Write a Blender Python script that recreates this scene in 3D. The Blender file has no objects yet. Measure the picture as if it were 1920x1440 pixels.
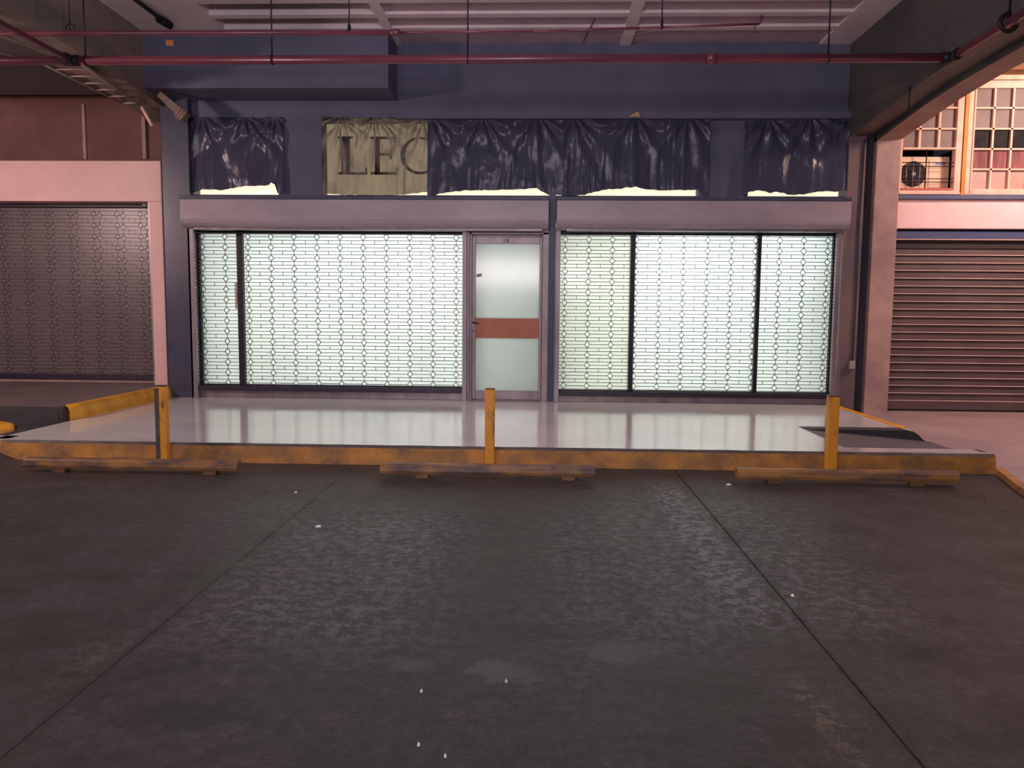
import bpy, math, random
from mathutils import Vector, Matrix, noise
random.seed(7)
SC = bpy.context.scene
COL = SC.collection
R = math.radians

# ------------------------------------------------------------------ camera, world, light, exposure
FPX, CH = 1480.0, 1.40
def cam_axes(p, y, r):
    cp, sp, cy, sy = math.cos(p), math.sin(p), math.cos(y), math.sin(y)
    F = Vector((sy*cp, cy*cp, sp)); r0 = Vector((cy, -sy, 0)); d0 = F.cross(r0)
    return r0*math.cos(r) + d0*math.sin(r), d0*math.cos(r) - r0*math.sin(r), F
AR, AD, AF = cam_axes(R(-5.3), R(-2.06), R(-.475))
cd = bpy.data.cameras.new('camera'); cam = bpy.data.objects.new('camera', cd); COL.objects.link(cam)
cd.sensor_width = 36; cd.lens = FPX/1920*36; cd.clip_end = 200
cam.matrix_world = Matrix((( AR.x, -AD.x, -AF.x, 0), (AR.y, -AD.y, -AF.y, 0), (AR.z, -AD.z, -AF.z, CH), (0, 0, 0, 1)))
SC.camera = cam
w = bpy.data.worlds.new('world'); SC.world = w; w.use_nodes = True
w.node_tree.nodes['Background'].inputs[0].default_value = (.30, .30, .42, 1)
w.node_tree.nodes['Background'].inputs[1].default_value = .05
SC.view_settings.view_transform = 'Standard'; SC.view_settings.look = 'None'
SC.view_settings.gamma = 1; SC.view_settings.use_curve_mapping = False
SC.view_settings.exposure = 0.0

def point(name, loc, watts, color, radius=.15):
    l = bpy.data.lights.new(name, 'POINT'); l.energy = watts; l.color = color; l.shadow_soft_size = radius
    o = bpy.data.objects.new(name, l); o.location = loc; COL.objects.link(o); return o
def area(name, loc, target, sx, sy, watts, color):
    l = bpy.data.lights.new(name, 'AREA'); l.shape = 'RECTANGLE'; l.size = sx; l.size_y = sy; l.energy = watts; l.color = color
    o = bpy.data.objects.new(name, l); o.location = loc
    o.rotation_euler = (Vector(target)-Vector(loc)).to_track_quat('-Z', 'Y').to_euler(); COL.objects.link(o); return o
# lamps of the garage, all outside the frame: over the left aisle, over the right aisle, overhead; then an added fill
point('lamp_left_aisle', (-8.6, 5.6, 3.2), 660, (1, .70, .65), .25)
point('lamp_right_aisle', (7.2, 8.9, 4.35), 430, (1, .68, .55), .3)
point('lamp_overhead', (-.2, 4.4, 4.0), 140, (.90, .84, .98), .12)
area('lamp_row_behind', (-1.5, -3.2, 2.6), (0, 10.8, 3.6), 6.0, .8, 300, (1, .87, .92))  # unseen fill added behind the viewer to lift the dark wall and ceiling
# fluorescent tubes inside the shop behind the frosted film
area('tubes_inside', (-.5, 13.2, 1.7), (-.5, 10.9, 1.4), 8.4, 2.0, 132, (1, 1, .97))
for k, (lx, lz, lw) in enumerate(((-3.05, 2.6, 32), (-1.75, 2.45, 18), (1.95, 2.15, 52), (3.2, 2.35, 18))):
    point('tube_near_glass', (lx, 11.6, lz), lw, (.84, .94, 1), .2)

# ------------------------------------------------------------------ pixel -> plane helpers
def ray(x, y): return AR*(x-960) + AD*(y-720) + AF*FPX
def atY(x, y, Y):
    d = ray(x, y); t = Y/d.y; return Vector((d.x*t, Y, CH+d.z*t))
def atZ(x, y, z):
    d = ray(x, y); t = (z-CH)/d.z; return Vector((d.x*t, d.y*t, z))
def atX_y(x, y, X):
    d = ray(x, y); return d.y*X/d.x
def X_(x, y, Y): return atY(x, y, Y).x
def Z_(x, y, Y): return atY(x, y, Y).z

# ------------------------------------------------------------------ materials
def newmat(name):
    m = bpy.data.materials.new(name); m.use_nodes = True
    return m, m.node_tree, m.node_tree.nodes['Principled BSDF']
def srgb(r, g, b):
    f = lambda c: (c/255/12.92) if c/255 <= .04045 else ((c/255+.055)/1.055)**2.4
    return (f(r), f(g), f(b), 1)
def N(nt, t, **kw):
    n = nt.nodes.new(t)
    for k, v in kw.items(): setattr(n, k, v)
    return n
def L(nt, a, b): nt.links.new(a, b)
def tex(nt, scale, detail=6, rough=.6, stretch=(1, 1, 1), loc=(0, 0, 0)):
    tc = N(nt, 'ShaderNodeTexCoord'); mp = N(nt, 'ShaderNodeMapping'); mp.inputs['Scale'].default_value = stretch
    mp.inputs['Location'].default_value = loc
    geo = N(nt, 'ShaderNodeNewGeometry')
    L(nt, geo.outputs['Position'], mp.inputs['Vector'])
    nz = N(nt, 'ShaderNodeTexNoise'); nz.inputs['Scale'].default_value = scale; nz.inputs['Detail'].default_value = detail
    nz.inputs['Roughness'].default_value = rough; L(nt, mp.outputs[0], nz.inputs['Vector'])
    return nz.outputs['Fac']
def ramp(nt, src, stops):
    r = N(nt, 'ShaderNodeValToRGB'); el = r.color_ramp.elements
    while len(el) < len(stops): el.new(.5)
    for e, (p, c) in zip(el, stops): e.position = p; e.color = c if len(c) == 4 else (*c, 1)
    L(nt, src, r.inputs[0]); return r.outputs[0]
def mixc(nt, fac, a, b, mode='MIX'):
    m = N(nt, 'ShaderNodeMix', data_type='RGBA', blend_type=mode)
    for s, v in ((m.inputs[0], fac), (m.inputs[6], a), (m.inputs[7], b)):
        if hasattr(v, 'links'): L(nt, v, s)
        else: s.default_value = v
    return m.outputs[2]
def mth(nt, op, a, b=None, clamp=False):
    m = N(nt, 'ShaderNodeMath', operation=op); m.use_clamp = clamp
    for s, v in zip(m.inputs, (a, b)):
        if v is None: continue
        if hasattr(v, 'links'): L(nt, v, s)
        else: s.default_value = v
    return m.outputs[0]
def bump(nt, bsdf, h, strength, dist=.02):
    b = N(nt, 'ShaderNodeBump'); b.inputs['Strength'].default_value = strength; b.inputs['Distance'].default_value = dist
    L(nt, h, b.inputs['Height']); L(nt, b.outputs[0], bsdf.inputs['Normal'])
def worn(name, c1, c2, scale=3, rough=.6, metal=0, bmp=.15, stretch=(1, 1, 1), lo=.35, hi=.65, coat=0, spec=.5):
    """base colour c1 with patches of c2 (dirt and wear), light bump"""
    m, nt, b = newmat(name)
    f = tex(nt, scale, 8, .65, stretch)
    L(nt, ramp(nt, f, ((lo, c1), (hi, c2))), b.inputs['Base Color'])
    b.inputs['Roughness'].default_value = rough; b.inputs['Metallic'].default_value = metal
    b.inputs['Coat Weight'].default_value = coat; b.inputs['Specular IOR Level'].default_value = spec
    if bmp: bump(nt, b, tex(nt, 40, 6, .6), bmp, .01)
    return m
def plain(name, c, rough=.5, metal=0, spec=.5, alpha=None):
    m, nt, b = newmat(name); b.inputs['Base Color'].default_value = c
    b.inputs['Roughness'].default_value = rough; b.inputs['Metallic'].default_value = metal
    b.inputs['Specular IOR Level'].default_value = spec
    f = tex(nt, 9, 4, .6); L(nt, mth(nt, 'MULTIPLY_ADD', f, .18), b.inputs['Roughness'])
    nt.nodes[-1].inputs[2].default_value = rough-.09
    return m
def emit(name, c, s):
    m, nt, b = newmat(name); b.inputs['Base Color'].default_value = c
    b.inputs['Emission Color'].default_value = c; b.inputs['Emission Strength'].default_value = s
    return m

M = {}
M['navy'] = worn('navy_wall', srgb(84, 86, 110), srgb(98, 98, 122), 1.4, .7, bmp=.2)  # bluish lift of haze is put into this wall colour
M['navy_dark'] = worn('navy_column', srgb(50, 58, 80), srgb(64, 70, 92), 1.6, .45, bmp=.1)
M['black_film'] = worn('black_plastic_wrap', srgb(56, 58, 78), srgb(72, 73, 92), 2.2, .34, bmp=.06)
M['pink'] = worn('pink_paint', srgb(232, 192, 186), srgb(218, 176, 170), 1.3, .55, bmp=.05)
M['pink_r'] = worn('pink_paint_bright', srgb(245, 216, 218), srgb(236, 204, 204), 1.8, .5, bmp=.05)
M['pillar'] = worn('pillar_paint', srgb(186, 154, 146), srgb(138, 114, 114), 1.5, .65, bmp=.15, lo=.42, hi=.72)
M['mauve'] = worn('housing_paint', srgb(170, 158, 166), srgb(150, 138, 146), 1.1, .42, bmp=.04, stretch=(1, 1, 2))
M['alu'] = worn('aluminium_frame', srgb(150, 136, 140), srgb(120, 108, 114), 5, .38, .35, bmp=.05, stretch=(1, 1, .3))
M['darkframe'] = worn('dark_frame', srgb(52, 42, 62), srgb(36, 32, 46), 6, .45, .2, bmp=.05)
M['rod'] = plain('grille_rod', srgb(40, 36, 42), .5, .3)
M['rod2'] = plain('grille_rod_pale', srgb(70, 60, 62), .45, .4)
M['brownwall'] = worn('brown_wall', srgb(120, 84, 80), srgb(98, 64, 58), 1.0, .8, bmp=.2)
M['strip'] = worn('cream_strip', srgb(170, 140, 125), srgb(140, 110, 100), 4, .6)
M['conc'] = worn('bare_concrete', srgb(106, 96, 92), srgb(142, 124, 112), 1.6, .85, bmp=.4, stretch=(1, .35, 1.5), lo=.4, hi=.66)
M['conc_r'] = worn('beam_concrete', srgb(84, 80, 78), srgb(66, 62, 62), 1.3, .85, bmp=.4)
M['soffit'] = worn('beam_soffit_paint', srgb(190, 158, 140), srgb(160, 132, 120), 1.5, .75, bmp=.2)
M['ceil'] = worn('ceiling_concrete', srgb(228, 214, 216), srgb(212, 196, 200), 2.0, .85, bmp=.25)
M['ceilpanel'] = worn('ceiling_panel', srgb(190, 168, 178), srgb(172, 150, 162), 2.2, .85, bmp=.3)
M['red'] = worn('red_pipe_paint', srgb(124, 62, 76), srgb(92, 48, 64), 3, .32, bmp=.05, stretch=(.3, .3, 1))
M['iron'] = plain('dark_iron', srgb(40, 36, 42), .5, .6)
M['galv'] = plain('galvanised_steel', srgb(170, 155, 148), .5, .3)
M['orange'] = worn('door_orange_panel', srgb(178, 108, 78), srgb(168, 96, 66), 6, .45, bmp=.03)
M['steel'] = plain('handle_steel', srgb(60, 60, 72), .3, .9)
M['blue'] = worn('blue_strip', srgb(62, 78, 130), srgb(86, 92, 120), 2.5, .5, bmp=.1, stretch=(1, 1, 4))
M['black'] = worn('black_strip', srgb(48, 42, 44), srgb(60, 52, 52), 3, .6)
M['yellowpost'] = worn('orange_yellow_post', srgb(214, 140, 50), srgb(196, 120, 40), 3, .55)
M['winframe'] = worn('pale_window_frame', srgb(240, 205, 185), srgb(225, 180, 160), 5, .55, bmp=.05)
M['slat'] = worn('shutter_slat', srgb(106, 88, 88), srgb(88, 72, 74), 1.6, .6, .1, bmp=.08, stretch=(1, 1, 3))
M['slat_edge'] = worn('slat_worn_edge', srgb(240, 214, 204), srgb(220, 186, 176), 6, .5)  # pale strip along the lower lip of each slat
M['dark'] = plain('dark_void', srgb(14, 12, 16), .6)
M['redsill'] = plain('red_sill', srgb(200, 96, 80), .5)
M['cream'] = plain('cream_casing', srgb(236, 205, 175), .5)
M['paper'] = plain('white_paper', srgb(235, 232, 225), .7)
M['paperg'] = plain('grey_label', srgb(150, 150, 140), .7)
M['tape'] = plain('brown_tape', srgb(190, 150, 125), .5)
M['sticker'] = plain('orange_sticker', srgb(230, 150, 100), .5)
M['ink'] = plain('black_ink', srgb(22, 18, 22), .5)
M['bluelogo'] = plain('blue_lettering', srgb(80, 90, 170), .5)
M['curtain'] = worn('dusty_red_cloth', srgb(150, 96, 96), srgb(110, 68, 72), 6, .8, stretch=(3, 1, .5))
M['fanblack'] = plain('fan_grille_dark', srgb(60, 48, 56), .4, .2)
M['intwall'] = plain('interior_white', srgb(235, 238, 232), .8)
M['signpanel'] = emit('backlit_sign_panel', (1, .84, .60, 1), 1.1)

def frosted(name, tint, glossy=.10):
    m = bpy.data.materials.new(name); m.use_nodes = True; nt = m.node_tree; nt.nodes.clear()
    out = N(nt, 'ShaderNodeOutputMaterial'); tr = N(nt, 'ShaderNodeBsdfTranslucent'); df = N(nt, 'ShaderNodeBsdfDiffuse')
    gl = N(nt, 'ShaderNodeBsdfGlossy'); gl.inputs['Roughness'].default_value = .12
    f = tex(nt, 1.1, 3, .5)
    c = ramp(nt, f, ((.3, tint), (.7, tuple(v*.93 for v in tint[:3]))))
    L(nt, c, tr.inputs[0]); df.inputs[0].default_value = (.45, .46, .45, 1)
    a = N(nt, 'ShaderNodeMixShader'); a.inputs[0].default_value = .25; L(nt, tr.outputs[0], a.inputs[1]); L(nt, df.outputs[0], a.inputs[2])
    b = N(nt, 'ShaderNodeMixShader'); b.inputs[0].default_value = glossy*.4; L(nt, a.outputs[0], b.inputs[1]); L(nt, gl.outputs[0], b.inputs[2])
    L(nt, b.outputs[0], out.inputs[0]); return m
M['film'] = frosted('frosted_film_glass', (.93, .95, .93))
M['film_y'] = frosted('frosted_film_glass_yellowish', (.88, .89, .83))
M['film_door'] = frosted('frosted_door_glass', (.64, .67, .65))

# sidewalk: pale painted floor with a gloss
m, nt, b = newmat('glossy_painted_sidewalk')
f1 = tex(nt, .9, 6, .6); f2 = tex(nt, 7, 8, .7)
base = ramp(nt, f1, ((.3, srgb(232, 230, 228)), (.7, srgb(214, 212, 211))))
base = mixc(nt, ramp(nt, f2, ((.60, (0, 0, 0)), (.78, (.5, .5, .5)))), base, srgb(165, 158, 156))
L(nt, base, b.inputs['Base Color'])
L(nt, ramp(nt, tex(nt, 1.5, 5, .6), ((.3, (.07, .07, .07)), (.75, (.16, .16, .16)))), b.inputs['Roughness'])
b.inputs['IOR'].default_value = 1.95; b.inputs['Specular IOR Level'].default_value = .5
bump(nt, b, tex(nt, 3, 3, .5, (1, .5, 1)), .10, .01)
M['walk'] = m
m, nt, b = newmat('dull_grey_platform')
L(nt, ramp(nt, tex(nt, 1.1, 6, .6), ((.3, srgb(128, 112, 110)), (.7, srgb(104, 90, 92)))), b.inputs['Base Color'])
b.inputs['Roughness'].default_value = .38; bump(nt, b, tex(nt, 30, 5, .6), .1, .01)
M['platform'] = m
M['rightfloor'] = worn('pale_right_floor', srgb(176, 154, 156), srgb(148, 130, 134), .9, .6, bmp=.12)
M['rampgrey'] = worn('grey_ramp_paint', srgb(104, 102, 108), srgb(88, 86, 94), 3, .5, bmp=.1, stretch=(.6, 3, 1))
M['rampdark'] = worn('dark_ramp', srgb(48, 46, 52), srgb(62, 58, 62), 2, .55, bmp=.2)
M['yellow_old'] = worn('faded_yellow_kerb_paint', srgb(196, 134, 54), srgb(98, 78, 60), 3.6, .6, bmp=.5, stretch=(1, 1, 1.4), lo=.34, hi=.70)
M['yellow'] = worn('yellow_kerb_paint', srgb(236, 172, 40), srgb(206, 138, 40), 4, .55, bmp=.2)
M['yellow_post'] = worn('chipped_yellow_post_paint', srgb(222, 150, 44), srgb(80, 62, 54), 9, .5, bmp=.25, stretch=(1, 1, .4), lo=.56, hi=.70)
M['stop_wood'] = worn('worn_wheel_stop', srgb(158, 112, 58), srgb(82, 66, 62), 3.5, .5, bmp=.3, stretch=(.7, 2, 2), lo=.38, hi=.6)
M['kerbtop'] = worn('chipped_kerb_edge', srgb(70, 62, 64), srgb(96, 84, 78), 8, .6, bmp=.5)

# road: dark worn asphalt / concrete, old paint remnants, patches
def road_mat():
    m, nt, b = newmat('dark_worn_road')
    geo = N(nt, 'ShaderNodeNewGeometry'); sp = N(nt, 'ShaderNodeSeparateXYZ'); L(nt, geo.outputs['Position'], sp.inputs[0])
    X, Y = sp.outputs[0], sp.outputs[1]
    big = tex(nt, .55, 5, .6); med = tex(nt, 2.6, 10, .68)
    fine = tex(nt, 15, 12, .78); tiny = tex(nt, 90, 6, .7)
    medn = ramp(nt, med, ((.36, (0, 0, 0)), (.64, (1, 1, 1)))); finen = ramp(nt, fine, ((.38, (0, 0, 0)), (.62, (1, 1, 1))))
    def vor(scale, feature='DISTANCE_TO_EDGE'):
        v = N(nt, 'ShaderNodeTexVoronoi'); v.feature = feature; v.inputs['Scale'].default_value = scale
        wv = N(nt, 'ShaderNodeVectorMath', operation='MULTIPLY_ADD'); nz = N(nt, 'ShaderNodeTexNoise'); nz.inputs['Scale'].default_value = 5; nz.inputs['Detail'].default_value = 6
        L(nt, geo.outputs['Position'], nz.inputs['Vector']); L(nt, nz.outputs['Color'], wv.inputs[0]); wv.inputs[1].default_value = (.25, .25, 0); L(nt, geo.outputs['Position'], wv.inputs[2])
        L(nt, wv.outputs[0], v.inputs['Vector']); return v.outputs['Distance']
    crack = ramp(nt, vor(9), ((.0, (1, 1, 1)), (.045, (0, 0, 0))))
    flake = ramp(nt, mth(nt, 'ADD', mth(nt, 'MULTIPLY', fine, .75), mth(nt, 'MULTIPLY', tiny, .25)), ((.485, (0, 0, 0)), (.545, (1, 1, 1))))
    base = ramp(nt, big, ((.3, (.034, .029, .034)), (.7, (.056, .049, .055))))
    base = mixc(nt, 1.0, base, ramp(nt, medn, ((0, (.55, .52, .55)), (.5, (.9, .88, .9)), (1, (1.45, 1.40, 1.45)))), 'MULTIPLY')
    base = mixc(nt, 1.0, base, ramp(nt, finen, ((0, (.42, .40, .42)), (.5, (1.0, 1.0, 1.0)), (1, (1.75, 1.7, 1.72)))), 'MULTIPLY')
    base = mixc(nt, 1.0, base, ramp(nt, tiny, ((.36, (.5, .5, .5)), (.5, (1, 1, 1)), (.66, (1.8, 1.8, 1.8)))), 'MULTIPLY')
    def band(xc, hw, y0, y1, soft=.12):
        d = mth(nt, 'ABSOLUTE', mth(nt, 'SUBTRACT', X, xc)); a = mth(nt, 'DIVIDE', mth(nt, 'SUBTRACT', hw, d), soft, True)
        c = mth(nt, 'DIVIDE', mth(nt, 'SUBTRACT', Y, y0), .5, True); e = mth(nt, 'DIVIDE', mth(nt, 'SUBTRACT', y1, Y), .5, True)
        return mth(nt, 'MULTIPLY', a, mth(nt, 'MULTIPLY', c, e))
    nzs = mth(nt, 'ADD', mth(nt, 'MULTIPLY', mth(nt, 'SUBTRACT', medn, .5), 1.3), mth(nt, 'MULTIPLY', mth(nt, 'SUBTRACT', finen, .5), 1.3))
    def spot(xc, yc, rx, ry, soft=.5):
        dx = mth(nt, 'DIVIDE', mth(nt, 'SUBTRACT', X, xc), rx); dy = mth(nt, 'DIVIDE', mth(nt, 'SUBTRACT', Y, yc), ry)
        d = mth(nt, 'ADD', mth(nt, 'MULTIPLY', dx, dx), mth(nt, 'MULTIPLY', dy, dy))
        return mth(nt, 'DIVIDE', mth(nt, 'SUBTRACT', 1, mth(nt, 'ADD', d, nzs)), soft, True)
    # pale flaky wear, remnants of paint
    wear = None
    for (xc, hw, y0, y1, soft, amt, col) in ((1.0, .16, 3.4, 6.5, .08, 1.0, (.42, .42, .46, 1)), (1.2, .8, 3.2, 6.2, .5, .7, (.24, .24, .28, 1)),
                                       (.45, .6, 3.0, 5.8, .4, .65, (.18, .175, .21, 1)), (-1.05, .75, 2.9, 5.6, .4, .85, (.21, .19, .22, 1)),
                                       (1.0, .07, 2.1, 3.2, .06, .9, (.26, .20, .10, 1)), (-1.78, .14, 2.6, 3.3, .1, .8, (.22, .16, .09, 1)), (-1.95, .4, 4.6, 5.9, .3, .5, (.14, .14, .16, 1))):
        f_ = mth(nt, 'MULTIPLY', mth(nt, 'MULTIPLY', band(xc, hw, y0, y1, soft), flake), amt)
        base = mixc(nt, f_, base, col); wear = f_ if wear is None else mth(nt, 'MAXIMUM', wear, f_)
    base = mixc(nt, mth(nt, 'MULTIPLY', crack, mth(nt, 'MULTIPLY', medn, .55)), base, (.010, .009, .011, 1))
    for xc in (-1.665, 1.204):
        base = mixc(nt, mth(nt, 'MULTIPLY', band(xc, .045, 1.6, 6.9, .04), ramp(nt, med, ((.42, (.15, .15, .15)), (.58, (.9, .9, .9))))), base, (.010, .009, .012, 1))
    for (xc, yc, rx, ry, a, col) in ((-.10, 2.95, .15, .11, .8, (.125, .135, .165, 1)), (.33, 3.16, .16, .12, .75, (.12, .125, .15, 1)), (-.50, 2.99, .10, .06, .7, (.12, .13, .17, 1))):
        base = mixc(nt, mth(nt, 'MULTIPLY', spot(xc, yc, rx, ry), a), base, col)
    for (xc, yc, rx, ry) in ((-2.0, 3.95, .5, .10), (-2.5, 3.1, .55, .10), (.47, 3.7, .07, .45), (.62, 2.85, .26, .10), (.85, 2.5, .14, .2), (-.05, 3.35, .6, .1), (-1.2, 2.55, .6, .12), (-.5, 3.5, .3, .09), (1.9, 3.2, .5, .25)):
        base = mixc(nt, mth(nt, 'MULTIPLY', spot(xc, yc, rx, ry, 1.0), .7), base, (.012, .010, .013, 1))
    L(nt, base, b.inputs['Base Color'])
    L(nt, ramp(nt, medn, ((0, (.34, .34, .34)), (1, (.54, .54, .54)))), b.inputs['Roughness'])
    b.inputs['Specular IOR Level'].default_value = .75
    h = mth(nt, 'ADD', mth(nt, 'MULTIPLY', finen, .7), mth(nt, 'ADD', mth(nt, 'MULTIPLY', medn, 1.0), mth(nt, 'MULTIPLY', tiny, .35)))
    h = mth(nt, 'SUBTRACT', h, mth(nt, 'MULTIPLY', crack, .5))
    bump(nt, b, h, 1.0, .022)
    return m
M['road'] = road_mat()

# grey translucent sheeting
m = bpy.data.materials.new('grey_translucent_sheeting'); m.use_nodes = True; nt = m.node_tree; nt.nodes.clear()
out = N(nt, 'ShaderNodeOutputMaterial'); tp = N(nt, 'ShaderNodeBsdfTransparent'); tp.inputs[0].default_value = (.225, .21, .19, 1)
df = N(nt, 'ShaderNodeBsdfPrincipled'); df.inputs['Base Color'].default_value = (.26, .25, .25, 1); df.inputs['Roughness'].default_value = .3
tl = N(nt, 'ShaderNodeBsdfTranslucent'); tl.inputs[0].default_value = (.22, .19, .15, 1)
m1 = N(nt, 'ShaderNodeMixShader'); m1.inputs[0].default_value = .45; L(nt, df.outputs[0], m1.inputs[1]); L(nt, tl.outputs[0], m1.inputs[2])
lw = N(nt, 'ShaderNodeLayerWeight'); lw.inputs[0].default_value = .80
fac = mth(nt, 'ADD', lw.outputs['Facing'], mth(nt, 'MULTIPLY', ramp(nt, tex(nt, 2.3, 7, .65, (1, 1, .8)), ((.35, (0, 0, 0)), (.62, (1, 1, 1)))), .45), True)
mx = N(nt, 'ShaderNodeMixShader')
L(nt, fac, mx.inputs[0])
L(nt, tp.outputs[0], mx.inputs[1]); L(nt, m1.outputs[0], mx.inputs[2]); L(nt, mx.outputs[0], out.inputs[0])
M['sheet_grey'] = m
m, nt, b = newmat('black_bin_liner_plastic')
b.inputs['Base Color'].default_value = srgb(70, 72, 92); b.inputs['Roughness'].default_value = .19
b.inputs['Specular IOR Level'].default_value = .26
bump(nt, b, tex(nt, 9, 6, .6, (1.8, 1, .45)), .5, .015)
M['sheet_black'] = m

# ------------------------------------------------------------------ mesh building
class MB:
    def __init__(s): s.v = []; s.f = []; s.m = []; s.smooth = []
    def add(s, vs, fs, mi=0, sm=False):
        o = len(s.v); s.v += [tuple(v) for v in vs]; s.f += [tuple(i+o for i in f) for f in fs]; s.m += [mi]*len(fs); s.smooth += [sm]*len(fs); return s
    def box(s, x0, x1, y0, y1, z0, z1, mi=0):
        vs = [(x0, y0, z0), (x1, y0, z0), (x1, y1, z0), (x0, y1, z0), (x0, y0, z1), (x1, y0, z1), (x1, y1, z1), (x0, y1, z1)]
        return s.add(vs, [(0, 3, 2, 1), (4, 5, 6, 7), (0, 1, 5, 4), (1, 2, 6, 5), (2, 3, 7, 6), (3, 0, 4, 7)], mi)
    def extr(s, poly, d, mi=0, sm=False):
        """poly = list of 3-D points in a plane, d = extrusion vector"""
        n = len(poly); P = [Vector(p) for p in poly]; D = Vector(d)
        vs = P + [p+D for p in P]
        fs = [tuple(range(n-1, -1, -1)), tuple(range(n, 2*n))]
        s.add(vs, fs, mi); o = len(s.v)-2*n
        s.f += [(o+i, o+(i+1) % n, o+n+(i+1) % n, o+n+i) for i in range(n)]; s.m += [mi]*n; s.smooth += [sm]*n
        return s
    def tube(s, p0, p1, r, n=8, mi=0, r1=None, sm=True):
        p0, p1 = Vector(p0), Vector(p1); d = (p1-p0); d.normalize()
        a = d.orthogonal().normalized(); b_ = d.cross(a); r1 = r if r1 is None else r1
        vs = []
        for p, q in ((p0, r), (p1, r1)):
            vs += [p + (a*math.cos(2*math.pi*i/n) + b_*math.sin(2*math.pi*i/n))*q for i in range(n)]
        o = len(s.v); s.add(vs, [(i, (i+1) % n, n+(i+1) % n, n+i) for i in range(n)], mi, sm)
        s.f += [tuple(o+i for i in range(n-1, -1, -1)), tuple(o+n+i for i in range(n))]; s.m += [mi]*2; s.smooth += [False]*2
        return s
    def path(s, pts, r, n=8, mi=0):
        for a, b in zip(pts, pts[1:]): s.tube(a, b, r, n, mi)
        return s
    def ring(s, c, axis, R0, r, n=20, k=6, mi=0):
        c = Vector(c); ax = Vector(axis).normalized(); a = ax.orthogonal().normalized(); b_ = ax.cross(a); vs = []
        for i in range(n):
            t = 2*math.pi*i/n; u = a*math.cos(t)+b_*math.sin(t)
            for j in range(k):
                q = 2*math.pi*j/k; vs.append(c + u*(R0+r*math.cos(q)) + ax*r*math.sin(q))
        return s.add(vs, [(i*k+j, ((i+1) % n)*k+j, ((i+1) % n)*k+(j+1) % k, i*k+(j+1) % k) for i in range(n) for j in range(k)], mi, True)
    def build(s, name, mats, parent=None, bevel=0):
        org = Vector((0, 0, 0))
        p = parent
        while p is not None: org += p.location; p = p.parent
        me = bpy.data.meshes.new(name); me.from_pydata([tuple(Vector(v)-org) for v in s.v], [], s.f)
        for mt in (mats if isinstance(mats, (list, tuple)) else [mats]): me.materials.append(mt)
        me.polygons.foreach_set('material_index', s.m); me.polygons.foreach_set('use_smooth', s.smooth)
        me.update(); me.validate()
        o = bpy.data.objects.new(name, me); COL.objects.link(o); o.parent = parent
        if bevel:
            bv = o.modifiers.new('bevel', 'BEVEL'); bv.width = bevel; bv.segments = 2; bv.limit_method = 'ANGLE'
        return o
def tag(o, label=None, cat=None, group=None, kind=None):
    if label: o['label'] = label
    if cat: o['category'] = cat
    if group: o['group'] = group
    if kind: o['kind'] = kind
    return o
def thing(name, label, cat, loc, group=None):
    o = bpy.data.objects.new(name, None); COL.objects.link(o); o.location = loc; o.empty_display_size = .1
    return tag(o, label, cat, group)
def struct(o): o['kind'] = 'structure'; return o
def B(*a): return MB().box(*a)

YF = 10.75        # shopfront plane
ZW, ZP, ZRF = .17, .32, .05
XL, XR = -5.10, 3.98

# ------------------------------------------------------------------ ground
mb = MB()     # road slabs parted by two sunk joints
edges = [-16, -1.667, -1.663, 1.198, 1.208, 16]
for i in (0, 2, 4): mb.box(edges[i], edges[i+1], -6, 16, -.25, 0)
mb.box(-16, 16, -6, 16, -.30, -.012)
# asphalt fillet that climbs beside the left end of the kerb
mb.add([(-4.79, 7.03, 0), (-5.0, 7.03, .07), (-5.4, 7.03, .10), (-9, 7.03, .10), (-9, 5.2, 0), (-5.6, 5.4, 0), (-4.95, 6.4, 0)], [(0, 1, 2, 3, 4, 5, 6)])
struct(mb.build('floor', M['road']))

# main sidewalk with the ramp notch cut at its right end
mb = MB()
mb.box(XL, 2.81, 7.13, 11.0, 0, ZW)
mb.box(2.81, XR, 8.45, 11.0, 0, ZW)
mb.box(2.81, XR, 7.13, 7.30, 0, ZW)
struct(mb.build('sidewalk', M['walk']))
# ramp surface + its side wall, ending in a rounded shoulder
mb = MB()
mb.add([(2.81, 7.30, .169), (4.15, 7.30, .052), (4.15, 8.45, .052), (2.81, 8.45, .169)], [(0, 1, 2, 3)], 0)
pf = [(2.81, ZW+.001), (3.90, ZW+.001), (3.97, .155), (4.02, .12), (4.06, .08), (4.10, .052), (2.81, .05)]
mb.extr([(x, 8.44, z) for x, z in pf], (0, .20, 0), 1)
struct(mb.build('ramp', [M['rampgrey'], M['rampdark']]))
struct(B(XR-.085, XR+.005, 8.62, 10.70, ZW-.05, ZW+.006).build('edge_line', M['yellow']))

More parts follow.
